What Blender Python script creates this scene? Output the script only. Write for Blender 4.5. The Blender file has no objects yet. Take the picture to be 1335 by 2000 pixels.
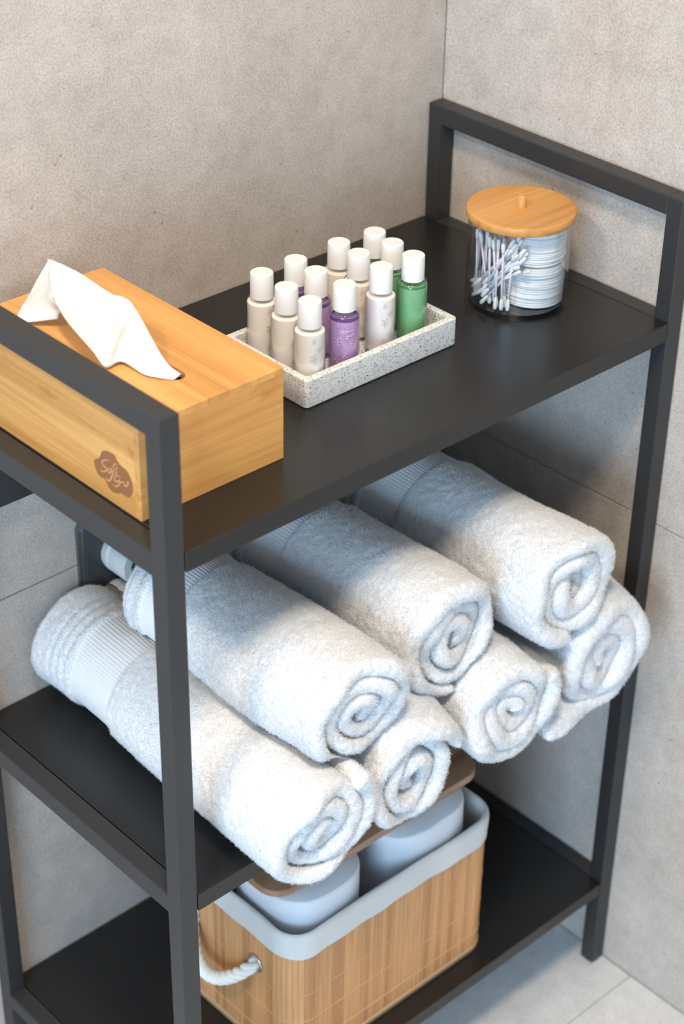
import bpy, bmesh, math, random
import numpy as np
from mathutils import Vector, Matrix

C = bpy.context.scene.collection
PI = math.pi
rng = random.Random(7)

# ------------------------------------------------------------------ camera
CAM = (-0.76320, -1.02602, 1.78659)
cam_d = bpy.data.cameras.new('camera')
cam = bpy.data.objects.new('camera', cam_d)
C.objects.link(cam)
Rv = Vector((0.73664888, -0.67612644, 0.01419371))
Uv = Vector((0.35911133, 0.4088688, 0.83896684))
Fv = Vector((0.57305103, 0.61292686, -0.54399741))
M = Matrix((Rv, Uv, -Fv)).transposed().to_4x4()
M.translation = Vector(CAM)
cam.matrix_world = M
cam_d.sensor_fit = 'HORIZONTAL'
cam_d.sensor_width = 24.0
cam_d.lens = 3704.605 / 1335.0 * 24.0
cam_d.clip_start = 0.05
cam_d.dof.use_dof = True
cam_d.dof.focus_distance = 1.80
cam_d.dof.aperture_fstop = 5.0
scene = bpy.context.scene
scene.camera = cam

# ------------------------------------------------------------------ light and exposure
world = bpy.data.worlds.new('world')
scene.world = world
world.use_nodes = True
bg = world.node_tree.nodes['Background']
bg.inputs['Color'].default_value = (0.66, 0.83, 1.0, 1)
bg.inputs['Strength'].default_value = 0.72


def area_light(name, loc, target, size, power, color, size_y=None, shape='DISK'):
    d = bpy.data.lights.new(name, 'AREA')
    d.shape = shape
    d.size = size
    if size_y:
        d.size_y = size_y
    d.energy = power
    d.color = color
    o = bpy.data.objects.new(name, d)
    C.objects.link(o)
    o.location = loc
    o.rotation_euler = (Vector(target) - Vector(loc)).to_track_quat('-Z', 'Y').to_euler()
    return o


area_light('ceiling_downlight', (-0.35, -0.64, 2.52), (-0.30, -0.55, 0), 0.32, 35.0, (1.0, 0.85, 0.68))
area_light('ceiling_downlight', (-1.25, -0.30, 2.52), (-1.1, -0.25, 0), 0.25, 24.0, (1.0, 0.86, 0.70))
area_light('window_daylight', (-2.60, -1.45, 1.20), (0.2, 0.1, 0.6), 1.5, 88.0, (0.47, 0.72, 1.0), 1.2, 'RECTANGLE')

vs = scene.view_settings
scene.display_settings.display_device = 'sRGB'
vs.view_transform = 'Standard'
vs.look = 'None'
vs.gamma = 1.0
vs.use_curve_mapping = False
vs.exposure = 0.0

# ------------------------------------------------------------------ measured layout (metres)
W, D, H = 0.66284, 0.35021, 1.04347
S1, S2, S3 = 0.911, 0.52578, 0.14076
TX, TY = 0.0205, 0.01954
YW, XW, ZJ = 0.3519, 0.6646, 0.6586


# ------------------------------------------------------------------ materials
def new_mat(name):
    m = bpy.data.materials.new(name)
    m.use_nodes = True
    nt = m.node_tree
    return m, nt, nt.nodes['Principled BSDF']


def plain(name, col, rough=0.5, metal=0.0, spec=None, **kw):
    m, nt, p = new_mat(name)
    p.inputs['Base Color'].default_value = (*col, 1)
    p.inputs['Roughness'].default_value = rough
    p.inputs['Metallic'].default_value = metal
    if spec is not None:
        p.inputs['Specular IOR Level'].default_value = spec
    for k, v in kw.items():
        p.inputs[k.replace('_', ' ')].default_value = v
    return m


def N(nt, t, **kw):
    n = nt.nodes.new(t)
    for k, v in kw.items():
        if hasattr(n, k):
            setattr(n, k, v)
        else:
            n.inputs[k].default_value = v
    return n


def L(nt, a, b):
    nt.links.new(a, b)


def coords(nt, scale=(1, 1, 1), kind='Object'):
    tc = N(nt, 'ShaderNodeTexCoord')
    mp = N(nt, 'ShaderNodeMapping')
    mp.inputs['Scale'].default_value = scale
    L(nt, tc.outputs[kind], mp.inputs['Vector'])
    return mp.outputs['Vector']


def noise(nt, vec, scale, detail=4, rough=0.55):
    n = N(nt, 'ShaderNodeTexNoise')
    n.inputs['Scale'].default_value = scale
    n.inputs['Detail'].default_value = detail
    n.inputs['Roughness'].default_value = rough
    L(nt, vec, n.inputs['Vector'])
    return n.outputs['Fac']


def ramp(nt, fac, stops):
    r = N(nt, 'ShaderNodeValToRGB')
    e = r.color_ramp.elements
    while len(e) < len(stops):
        e.new(0.5)
    for i, (p, c) in enumerate(stops):
        e[i].position = p
        e[i].color = (*c, 1) if len(c) == 3 else c
    L(nt, fac, r.inputs['Fac'])
    return r.outputs['Color']


def mix(nt, a, b, fac, mode='MIX'):
    n = N(nt, 'ShaderNodeMix', data_type='RGBA', blend_type=mode)
    for s, v in ((n.inputs[6], a), (n.inputs[7], b), (n.inputs[0], fac)):
        if isinstance(v, (int, float)):
            s.default_value = v
        elif isinstance(v, tuple):
            s.default_value = (*v, 1)
        else:
            L(nt, v, s)
    return n.outputs[2]


def bump(nt, p, height, strength=0.3, dist=0.001):
    b = N(nt, 'ShaderNodeBump')
    b.inputs['Strength'].default_value = strength
    b.inputs['Distance'].default_value = dist
    L(nt, height, b.inputs['Height'])
    L(nt, b.outputs['Normal'], p.inputs['Normal'])


def math_node(nt, op, a, b=None):
    n = N(nt, 'ShaderNodeMath', operation=op)
    for i, v in enumerate((a, b)):
        if v is None:
            continue
        if isinstance(v, (int, float)):
            n.inputs[i].default_value = v
        else:
            L(nt, v, n.inputs[i])
    return n.outputs[0]


def stone(name, base, dark, light, rough=0.62):
    m, nt, p = new_mat(name)
    v = coords(nt)
    big = noise(nt, v, 5.0, 5, 0.6)
    mid = noise(nt, v, 38.0, 6, 0.65)
    fine = noise(nt, v, 460.0, 4, 0.7)
    c = ramp(nt, big, [(0.3, dark), (0.5, base), (0.72, light)])
    c = mix(nt, c, ramp(nt, mid, [(0.3, (0.80, 0.79, 0.78)), (0.7, (1.12, 1.12, 1.12))]), 0.55, 'MULTIPLY')
    c = mix(nt, c, ramp(nt, fine, [(0.34, (0.62, 0.61, 0.60)), (0.62, (1.16, 1.16, 1.16))]), 0.7, 'MULTIPLY')
    vo = N(nt, 'ShaderNodeTexVoronoi')
    vo.inputs['Scale'].default_value = 55.0
    L(nt, v, vo.inputs['Vector'])
    pit = ramp(nt, vo.outputs['Distance'], [(0.04, (0.45, 0.43, 0.41)), (0.10, (1, 1, 1))])
    sel = ramp(nt, noise(nt, v, 9.0, 3), [(0.5, (0, 0, 0)), (0.62, (1, 1, 1))])
    c = mix(nt, c, mix(nt, c, pit, 1.0, 'MULTIPLY'), sel)
    L(nt, c, p.inputs['Base Color'])
    p.inputs['Roughness'].default_value = rough
    bump(nt, p, fine, 0.25, 0.0012)
    return m


def wood(name, axis, ca, cb, cc, rough=0.42, strip=0.02, across=1, nodes=True):
    """bamboo with the grain along object axis (0,1,2); strips glued side by side across it"""
    m, nt, p = new_mat(name)
    sc = [150.0, 150.0, 150.0]
    sc[axis] = 5.0
    v = coords(nt, tuple(sc))
    g1 = noise(nt, v, 1.0, 6, 0.65)
    sc2 = [26.0, 26.0, 26.0]
    sc2[axis] = 2.5
    v2 = coords(nt, tuple(sc2))
    g2 = noise(nt, v2, 1.0, 3, 0.5)
    c = ramp(nt, g1, [(0.25, ca), (0.5, cb), (0.78, cc)])
    c = mix(nt, c, ramp(nt, g2, [(0.3, (0.86, 0.80, 0.72)), (0.7, (1.08, 1.08, 1.08))]), 0.8, 'MULTIPLY')
    tc = N(nt, 'ShaderNodeTexCoord')
    sp = N(nt, 'ShaderNodeSeparateXYZ')
    L(nt, tc.outputs['Object'], sp.inputs[0])
    s = math_node(nt, 'FLOOR', math_node(nt, 'DIVIDE', sp.outputs[across], strip))
    wn = N(nt, 'ShaderNodeTexWhiteNoise', noise_dimensions='1D')
    L(nt, s, wn.inputs['W'])
    c = mix(nt, c, ramp(nt, wn.outputs['Value'], [(0, (0.86, 0.81, 0.73)), (1, (1.08, 1.08, 1.08))]), 0.9, 'MULTIPLY')
    if nodes:
        sc3 = [40.0, 40.0, 40.0]
        sc3[axis] = 22.0
        k = noise(nt, coords(nt, tuple(sc3)), 0.55, 3, 0.6)
        c = mix(nt, c, ramp(nt, k, [(0.62, (1, 1, 1)), (0.74, (0.70, 0.52, 0.34))]), 0.9, 'MULTIPLY')
    L(nt, c, p.inputs['Base Color'])
    p.inputs['Roughness'].default_value = rough
    bump(nt, p, g1, 0.08, 0.0005)
    return m


def slat_wood(name):
    m, nt, p = new_mat(name)
    oi = N(nt, 'ShaderNodeObjectInfo')
    tc = N(nt, 'ShaderNodeTexCoord')
    off = N(nt, 'ShaderNodeVectorMath', operation='MULTIPLY_ADD')
    cmb = N(nt, 'ShaderNodeCombineXYZ')
    for i in range(3):
        L(nt, math_node(nt, 'MULTIPLY', oi.outputs['Random'], 7.0 + 3 * i), cmb.inputs[i])
    mp = N(nt, 'ShaderNodeMapping')
    mp.inputs['Scale'].default_value = (420.0, 420.0, 11.0)
    L(nt, tc.outputs['Object'], mp.inputs['Vector'])
    ad = N(nt, 'ShaderNodeVectorMath', operation='ADD')
    L(nt, mp.outputs[0], ad.inputs[0])
    L(nt, cmb.outputs[0], ad.inputs[1])
    g = noise(nt, ad.outputs[0], 1.0, 5, 0.6)
    c = ramp(nt, g, [(0.25, (0.43, 0.20, 0.078)), (0.5, (0.58, 0.29, 0.118)), (0.78, (0.68, 0.38, 0.175))])
    c = mix(nt, c, ramp(nt, oi.outputs['Random'], [(0.0, (0.80, 0.74, 0.68)), (0.5, (0.98, 0.96, 0.94)), (1.0, (1.10, 1.09, 1.08))]), 1.0, 'MULTIPLY')
    L(nt, c, p.inputs['Base Color'])
    p.inputs['Roughness'].default_value = 0.5
    return m


def clear(name, tint=(1, 1, 1), ior=1.45, rough=0.02, edge=1.0):
    """thin clear plastic: passes light straight through, Fresnel gloss on top"""
    m = bpy.data.materials.new(name)
    m.use_nodes = True
    nt = m.node_tree
    nt.nodes.clear()
    out = N(nt, 'ShaderNodeOutputMaterial')
    t = N(nt, 'ShaderNodeBsdfTransparent')
    t.inputs['Color'].default_value = (*tint, 1)
    g = N(nt, 'ShaderNodeBsdfGlossy')
    g.inputs['Roughness'].default_value = rough
    lw = N(nt, 'ShaderNodeLayerWeight')
    lw.inputs['Blend'].default_value = 0.5
    f = math_node(nt, 'ADD', math_node(nt, 'MULTIPLY', math_node(nt, 'POWER', lw.outputs['Facing'], 3.5), 0.9 * edge), 0.05)
    mx = N(nt, 'ShaderNodeMixShader')
    L(nt, f, mx.inputs[0])
    L(nt, t.outputs[0], mx.inputs[1])
    L(nt, g.outputs[0], mx.inputs[2])
    L(nt, mx.outputs[0], out.inputs[0])
    return m


def powder_coat(name, col, rough):
    m, nt, p = new_mat(name)
    v = coords(nt)
    p.inputs['Base Color'].default_value = (*col, 1)
    f = noise(nt, v, 1400.0, 2, 0.5)
    r = ramp(nt, noise(nt, v, 30.0, 3), [(0.3, (rough - 0.01,) * 3), (0.7, (rough + 0.015,) * 3)])
    L(nt, r, p.inputs['Roughness'])
    bump(nt, p, f, 0.06, 0.0003)
    return m


MB_ = powder_coat('black powder coated steel', (0.026, 0.0257, 0.0265), 0.42)
MSH = powder_coat('black shelf sheet', (0.012, 0.0112, 0.0110), 0.31)
M_FOOT = plain('black rubber', (0.012, 0.012, 0.012), 0.6)
M_WALLB = stone('grey stone tile', (0.50, 0.437, 0.385), (0.46, 0.40, 0.348), (0.545, 0.48, 0.425))
M_WALLR = M_WALLB
M_GROUT = plain('grout', (0.38, 0.36, 0.34), 0.9)
M_FLOOR = stone('pale floor tile', (0.66, 0.655, 0.65), (0.62, 0.615, 0.61), (0.70, 0.695, 0.69), 0.45)
M_FGROUT = plain('floor grout', (0.42, 0.42, 0.42), 0.9)
BA, BB, BC = (0.50, 0.235, 0.062), (0.62, 0.315, 0.092), (0.70, 0.39, 0.135)
M_BOX_Y = wood('bamboo grain along depth', 1, BA, BB, BC, across=0, strip=0.024)
M_BOX_X = wood('bamboo grain along width', 0, BA, BB, BC, across=2, strip=0.022)
M_BOX_YS = wood('bamboo side grain', 1, BA, BB, BC, across=2, strip=0.022)
M_LID = wood('bamboo lid', 0, BA, BB, BC, across=1, strip=0.028)
M_SLAT = slat_wood('woven bamboo slat')
M_TRIM = plain('bamboo band', (0.50, 0.30, 0.16), 0.5)
M_TRAYW = wood('brown board', 0, (0.26, 0.15, 0.085), (0.36, 0.215, 0.13), (0.44, 0.27, 0.17), 0.5, across=1)
M_THREAD = plain('pale thread', (0.60, 0.36, 0.18), 0.8)
M_LINER = None
M_CAP = plain('white cap plastic', (0.72, 0.705, 0.68), 0.38)
M_CLEAR = clear('clear bottle plastic', (0.97, 0.97, 0.97), 1.45, 0.05)
M_JAR = clear('clear acrylic', (0.96, 0.965, 0.97), 1.42, 0.02)
M_ROPE = plain('white cotton rope', (0.78, 0.76, 0.70), 0.9)
M_STEEL = plain('brushed metal', (0.55, 0.52, 0.47), 0.3, 1.0)
M_PLATE = plain('dark grey plate', (0.045, 0.048, 0.052), 0.35)
M_PRIM = plain('grey metallic rim', (0.20, 0.20, 0.19), 0.3, 0.8)
M_PIPE = plain('white pipe plastic', (0.62, 0.60, 0.56), 0.45)
M_PAD = plain('cotton pad', (0.84, 0.84, 0.83), 0.95)
M_STICK = plain('paper stick', (0.78, 0.75, 0.80), 0.6)
M_PACK = None
M_CARDLOGO = plain('brown print', (0.28, 0.105, 0.035), 0.5)
M_LOGOTEXT = plain('tan print', (0.56, 0.28, 0.115), 0.5)


def fabric(name, col, scale, strength, dist, rough=1.0, weave=False):
    m, nt, p = new_mat(name)
    v = coords(nt)
    p.inputs['Base Color'].default_value = (*col, 1)
    p.inputs['Roughness'].default_value = rough
    p.inputs['Specular IOR Level'].default_value = 0.1
    p.inputs['Sheen Weight'].default_value = 0.25
    p.inputs['Sheen Roughness'].default_value = 0.6
    f = noise(nt, v, scale, 3, 0.6)
    bump(nt, p, f, strength, dist)
    return m


M_TERRY = fabric('white terry cotton', (0.755, 0.755, 0.76), 520.0, 0.75, 0.0022)
M_LINER = fabric('off white lining cloth', (0.60, 0.585, 0.555), 900.0, 0.25, 0.0006)
M_PACK = fabric('white wrapping paper', (0.66, 0.68, 0.72), 60.0, 0.12, 0.002, 0.7)


def band_mat():
    m, nt, p = new_mat('woven dobby band')
    p.inputs['Base Color'].default_value = (0.74, 0.74, 0.745, 1)
    p.inputs['Roughness'].default_value = 0.95
    p.inputs['Specular IOR Level'].default_value = 0.1
    uv = N(nt, 'ShaderNodeUVMap')
    sp = N(nt, 'ShaderNodeSeparateXYZ')
    L(nt, uv.outputs[0], sp.inputs[0])
    k = 2 * PI / 0.0062
    a = math_node(nt, 'SINE', math_node(nt, 'MULTIPLY', math_node(nt, 'ADD', sp.outputs[0], sp.outputs[1]), k))
    b = math_node(nt, 'SINE', math_node(nt, 'MULTIPLY', math_node(nt, 'SUBTRACT', sp.outputs[0], sp.outputs[1]), k))
    h = math_node(nt, 'MULTIPLY', a, b)
    bump(nt, p, h, 0.4, 0.0010)
    return m


M_BAND = band_mat()


def tissue_mat():
    m = bpy.data.materials.new('tissue paper')
    m.use_nodes = True
    nt = m.node_tree
    nt.nodes.clear()
    out = N(nt, 'ShaderNodeOutputMaterial')
    d = N(nt, 'ShaderNodeBsdfDiffuse')
    d.inputs['Color'].default_value = (0.85, 0.835, 0.81, 1)
    t = N(nt, 'ShaderNodeBsdfTranslucent')
    t.inputs['Color'].default_value = (0.85, 0.82, 0.78, 1)
    mx = N(nt, 'ShaderNodeMixShader')
    mx.inputs[0].default_value = 0.30
    L(nt, d.outputs[0], mx.inputs[1])
    L(nt, t.outputs[0], mx.inputs[2])
    L(nt, mx.outputs[0], out.inputs[0])
    return m


M_TISSUE = tissue_mat()


def terrazzo():
    m, nt, p = new_mat('white terrazzo')
    v = coords(nt)
    col = (0.66, 0.645, 0.61)
    c = None

    def layer(c, scale, thr, colr, keep, jit):
        vo = N(nt, 'ShaderNodeTexVoronoi')
        vo.inputs['Scale'].default_value = scale
        nz = N(nt, 'ShaderNodeTexNoise')
        nz.inputs['Scale'].default_value = 420.0
        L(nt, v, nz.inputs['Vector'])
        ad = N(nt, 'ShaderNodeVectorMath', operation='MULTIPLY_ADD')
        L(nt, nz.outputs['Color'], ad.inputs[0])
        ad.inputs[1].default_value = (jit,) * 3
        L(nt, v, ad.inputs[2])
        L(nt, ad.outputs[0], vo.inputs['Vector'])
        spot = math_node(nt, 'LESS_THAN', vo.outputs['Distance'], thr)
        sc = N(nt, 'ShaderNodeSeparateColor')
        L(nt, vo.outputs['Color'], sc.inputs[0])
        sel = math_node(nt, 'LESS_THAN', sc.outputs[0], keep)
        return mix(nt, c, colr, math_node(nt, 'MULTIPLY', spot, sel))
    c = layer(col, 520.0, 0.42, (0.45, 0.445, 0.435), 0.55, 0.003)
    c = layer(c, 420.0, 0.36, (0.30, 0.30, 0.305), 0.30, 0.003)
    c = layer(c, 330.0, 0.26, (0.05, 0.05, 0.052), 0.13, 0.004)
    c = layer(c, 90.0, 0.20, (0.33, 0.20, 0.11), 0.05, 0.004)
    L(nt, c, p.inputs['Base Color'])
    p.inputs['Roughness'].default_value = 0.55
    return m


M_TERR = terrazzo()


# ------------------------------------------------------------------ mesh helpers
def obj(name, me_or_bm, mat, parent=None, smooth=False):
    if isinstance(me_or_bm, bmesh.types.BMesh):
        me = bpy.data.meshes.new(name)
        me_or_bm.to_mesh(me)
        me_or_bm.free()
    else:
        me = me_or_bm
    if mat is not None and len(me.materials) == 0:
        me.materials.append(mat)
    if smooth:
        me.polygons.foreach_set('use_smooth', [True] * len(me.polygons))
    o = bpy.data.objects.new(name, me)
    C.objects.link(o)
    if parent is not None:
        o.parent = parent
        o.matrix_parent_inverse = parent.matrix_basis.inverted()
    return o


def auto_smooth(o, ang=40):
    me = o.data
    bm = bmesh.new()
    bm.from_mesh(me)
    for f in bm.faces:
        f.smooth = True
    for e in bm.edges:
        if len(e.link_faces) == 2 and e.calc_face_angle(0) > math.radians(ang):
            e.smooth = False
    bm.to_mesh(me)
    bm.free()
    return o


def tag(o, label=None, cat=None, group=None, kind=None):
    if label:
        o['label'] = label
    if cat:
        o['category'] = cat
    if group:
        o['group'] = group
    if kind:
        o['kind'] = kind
    return o


def thing(name, loc, label, cat, group=None):
    o = bpy.data.objects.new(name, None)
    o.empty_display_size = 0.02
    C.objects.link(o)
    o.location = loc
    return tag(o, label, cat, group)


def box_bm(x0, x1, y0, y1, z0, z1, bev=0.0, seg=2, bm=None):
    b = bmesh.new()
    vs_ = [b.verts.new((x, y, z)) for z in (z0, z1) for y in (y0, y1) for x in (x0, x1)]
    for f in ((0, 2, 3, 1), (4, 5, 7, 6), (0, 1, 5, 4), (2, 6, 7, 3), (0, 4, 6, 2), (1, 3, 7, 5)):
        b.faces.new([vs_[i] for i in f])
    if bev > 0:
        bmesh.ops.bevel(b, geom=list(b.edges), offset=bev, segments=seg, profile=0.5, affect='EDGES')
    bmesh.ops.recalc_face_normals(b, faces=b.faces)
    return b


def box(name, x0, x1, y0, y1, z0, z1, mat, parent=None, bev=0.0, seg=2):
    o = obj(name, box_bm(x0, x1, y0, y1, z0, z1, bev, seg), mat, parent, smooth=False)
    return o


def lathe_bm(prof, n=32, closed=False):
    b = bmesh.new()
    rings = []
    for r, z in prof:
        if r < 1e-7:
            rings.append([b.verts.new((0, 0, z))])
        else:
            rings.append([b.verts.new((r * math.cos(2 * PI * k / n), r * math.sin(2 * PI * k / n), z)) for k in range(n)])
    pairs = list(zip(rings, rings[1:]))
    if closed:
        pairs.append((rings[-1], rings[0]))
    for A, B in pairs:
        for k in range(n):
            k2 = (k + 1) % n
            if len(A) == 1 and len(B) == 1:
                continue
            if len(A) == 1:
                b.faces.new((A[0], B[k2], B[k]))
            elif len(B) == 1:
                b.faces.new((A[k], A[k2], B[0]))
            else:
                b.faces.new((A[k], A[k2], B[k2], B[k]))
    bmesh.ops.recalc_face_normals(b, faces=b.faces)
    return b


def tube_bm(pts, r, n=8, closed=False, bm=None):
    b = bm or bmesh.new()
    pts = [Vector(p) for p in pts]
    m = len(pts)
    rings = []
    up = None
    for i, p in enumerate(pts):
        a = pts[(i - 1) % m] if (closed or i > 0) else p
        c = pts[(i + 1) % m] if (closed or i < m - 1) else p
        t = (c - a).normalized()
        if up is None:
            up = t.orthogonal().normalized()
        up = (up - t * up.dot(t)).normalized()
        s = t.cross(up)
        rr = r[i] if isinstance(r, (list, tuple)) else r
        rings.append([b.verts.new(p + up * (rr * math.cos(2 * PI * k / n)) + s * (rr * math.sin(2 * PI * k / n))) for k in range(n)])
    for i in range(m if closed else m - 1):
        A, B = rings[i], rings[(i + 1) % m]
        for k in range(n):
            b.faces.new((A[k], A[(k + 1) % n], B[(k + 1) % n], B[k]))
    if not closed:
        b.faces.new(list(reversed(rings[0])))
        b.faces.new(rings[-1])
    return b


def rrect(hx, hy, r, n=6):
    """rounded rectangle outline, counter-clockwise"""
    pts = []
    for cx, cy, a0 in ((hx - r, hy - r, 0), (-hx + r, hy - r, 90), (-hx + r, -hy + r, 180), (hx - r, -hy + r, 270)):
        for k in range(n + 1):
            a = math.radians(a0 + 90 * k / n)
            pts.append((cx + r * math.cos(a), cy + r * math.sin(a)))
    return pts


def loft_bm(rings, cap0=True, cap1=True):
    b = bmesh.new()
    R = [[b.verts.new(p) for p in ring] for ring in rings]
    n = len(R[0])
    for A, B in zip(R, R[1:]):
        for k in range(n):
            b.faces.new((A[k], A[(k + 1) % n], B[(k + 1) % n], B[k]))
    if cap0:
        b.faces.new(list(reversed(R[0])))
    if cap1:
        b.faces.new(R[-1])
    bmesh.ops.recalc_face_normals(b, faces=b.faces)
    return b


def copy_tree(o, parent=None):
    c = o.copy()
    C.objects.link(c)
    if parent is not None:
        c.parent = parent
    for ch in list(o.children):
        copy_tree(ch, c)
    return c


# value noise for real displacement
_rs = np.random.RandomState(3)
_perm = _rs.permutation(4096)
_val = _rs.rand(4096) * 2 - 1


def vnoise(P, s, seed=0):
    Q = P * s + seed * 17.31
    i = np.floor(Q).astype(np.int64)
    f = Q - i
    f = f * f * (3 - 2 * f)
    out = np.zeros(len(P))
    for dx in (0, 1):
        for dy in (0, 1):
            for dz in (0, 1):
                h = _perm[(_perm[(_perm[(i[:, 0] + dx) & 4095] + i[:, 1] + dy) & 4095] + i[:, 2] + dz) & 4095]
                w = (f[:, 0] if dx else 1 - f[:, 0]) * (f[:, 1] if dy else 1 - f[:, 1]) * (f[:, 2] if dz else 1 - f[:, 2])
                out += w * _val[h]
    return out


# ------------------------------------------------------------------ setting: tiled walls and floor
def struct(name, bm, mat):
    return tag(obj(name, bm, mat), kind='structure')


J = 0.0010
wb = struct('wall_back', box_bm(-2.2, XW + 0.12, YW + 0.002, YW + 0.12, -0.1, 2.55), M_GROUT)
for x0, x1 in ((-1.735, -0.5358), (-0.5338, XW - 0.0006)):
    for z0, z1 in ((0.002, ZJ - J), (ZJ + J, 1.3172), (1.3192, 2.5)):
        box('tile', x0, x1, YW, YW + 0.011, z0, z1, M_WALLB, wb, 0.0005, 1)
wr = struct('wall_right', box_bm(XW + 0.002, XW + 0.12, -2.4, YW + 0.002, -0.1, 2.55), M_GROUT)
for y0, y1 in ((-2.05, -0.8501), (-0.8481, YW - 0.0006)):
    for z0, z1 in ((0.002, ZJ - J), (ZJ + J, 1.3172), (1.3192, 2.5)):
        box('tile', XW, XW + 0.011, y0, y1, z0, z1, M_WALLR, wr, 0.0005, 1)
fl = struct('floor', box_bm(-2.4, XW + 0.12, -2.6, YW + 0.12, -0.12, -0.002), M_FGROUT)
for x0, x1 in ((-1.76, -0.5628), (-0.5608, 0.6405), ):
    for y0, y1 in ((-2.451, -1.2492), (-1.2472, -0.0455), (-0.0435, YW)):
        box('tile', x0, x1 if x1 < 0.6 else XW + 0.001, y0, y1, -0.01, 0.0, M_FLOOR, fl, 0.0004, 1)

# ------------------------------------------------------------------ shelving unit
unit = thing('shelving_unit', (W / 2, D / 2, 0), 'black metal open shelving unit with three shelves in the tiled corner', 'shelf')
for x0 in (0, W - TX):
    for y0 in (0, D - TY):
        p = box('post', x0, x0 + TX, y0, y0 + TY, 0.004, H, MB_, unit, 0.0013, 2)
        fb = lathe_bm([(0, 0), (0.0075, 0), (0.0085, 0.0012), (0.0085, 0.0045), (0, 0.0045)], 20)
        bmesh.ops.translate(fb, verts=fb.verts, vec=(x0 + TX / 2, y0 + TY / 2, 0))
        obj('foot_glide', fb, M_FOOT, p, True)
    box('top_rail', x0, x0 + TX, TY - 0.001, D - TY + 0.001, H - 0.0205, H, MB_, unit, 0.0013, 2)
    for s, h in ((S1, 0.0237), (S2, 0.0216), (S3, 0.0205)):
        box('side_rail', x0, x0 + TX, TY - 0.001, D - TY + 0.001, s - h, s, MB_, unit, 0.0013, 2)
for s, h in ((S1, 0.0208), (S2, 0.0210), (S3, 0.0185)):
    box('shelf_panel', TX + 0.0012, W - TX - 0.0012, 0.0002, D, s - h, s, MSH, unit, 0.0007, 1)
box('back_brace', TX, W - TX, D - 0.012, D - 0.001, 0.776, 0.83, MB_, unit, 0.0008, 1)

# ------------------------------------------------------------------ wall plate with pipe fitting
plate = thing('wall_plate', (0.215, YW, 0.63), 'dark grey rounded wall plate with metallic rim behind the towels', 'wall plate')


def plate_ring(hx, hz, r, y0, y1, cx=0.215, cz=0.628):
    o = rrect(hx, hz, r, 6)
    return [[(cx + a, y, cz + c) for a, c in o] for y in (y0, y1)]


r1 = plate_ring(0.067, 0.085, 0.012, YW, YW - 0.004)
obj('rim', loft_bm(r1), M_PRIM, plate)
r2 = plate_ring(0.0635, 0.0815, 0.011, YW - 0.004, YW - 0.007)
obj('rim', loft_bm(r2), M_PRIM, plate)
r3 = plate_ring(0.060, 0.078, 0.010, YW - 0.007, YW - 0.009)
obj('cover', loft_bm(r3), M_PLATE, plate)


def ribbed(n=40):
    b = bmesh.new()
    prof = [(0.0235, 0.0), (0.0245, 0.004), (0.0245, 0.009), (0.0225, 0.011), (0.0225, 0.0135), (0.0245, 0.015),
            (0.0245, 0.037), (0.0235, 0.040), (0.0155, 0.041)]
    rings = []
    for i, (r, z) in enumerate(prof):
        ring = []
        for k in range(n):
            rr = r - (0.0009 if (i >= 5 and i <= 7 and k % 5 == 0) else 0)
            a = 2 * PI * k / n
            ring.append((rr * math.cos(a), -z, rr * math.sin(a)))
        rings.append(ring)
    return loft_bm(rings)


fit = thing('pipe_fitting', (0.196, YW - 0.009, 0.664), 'white ribbed pipe fitting with black end on the grey wall plate', 'pipe fitting')
fb = ribbed()
bmesh.ops.translate(fb, verts=fb.verts, vec=(0.196, YW - 0.009, 0.664))
auto_smooth(obj('collar', fb, M_PIPE, fit), 30)
hb = tube_bm([(0.196, YW - 0.045 - 0.003 * k, 0.664) for k in range(8)], 0.0150, 20)
auto_smooth(obj('hose', hb, M_FOOT, fit), 50)
fit.children[1]['label'] = 'black hose end'

# ------------------------------------------------------------------ tissue box
X0, X1, Y0, Y1, BZ, BH = 0.0222, 0.1800, 0.0594, 0.3195, S1, 0.092
tb = thing('tissue_box', ((X0 + X1) / 2, (Y0 + Y1) / 2, BZ), 'rectangular bamboo tissue box with brown cloud logo by the left frame', 'tissue box')
TH = 0.007
box('side_panel', X0, X0 + TH, Y0 + TH, Y1 - TH, BZ, BZ + BH - TH, M_BOX_YS, tb, 0.0006, 1)
box('side_panel', X1 - TH, X1, Y0 + TH, Y1 - TH, BZ, BZ + BH - TH, M_BOX_YS, tb, 0.0006, 1)
box('end_panel', X0, X1, Y0, Y0 + TH, BZ, BZ + BH - TH, M_BOX_X, tb, 0.0006, 1)
box('end_panel', X0, X1, Y1 - TH, Y1, BZ, BZ + BH - TH, M_BOX_X, tb, 0.0006, 1)
# top with an oval slot
sx, sy0, sy1, sr = 0.1005, 0.1005, 0.262, 0.0085
outer = rrect((X1 - X0) / 2, (Y1 - Y0) / 2, 0.0015, 6)
ocx, ocy = (X0 + X1) / 2, (Y0 + Y1) / 2
n_o = len(outer)
inner = rrect(sr, (sy1 - sy0) / 2, sr - 1e-5, 6)
icy = (sy0 + sy1) / 2
zt = BZ + BH


def ring_at(pts, cx, cy, z, ds=0.0):
    out = []
    for a, c in pts:
        l = math.hypot(a, c)
        out.append((cx + a - ds * a / l, cy + c - ds * c / l, z))
    return out


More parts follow.
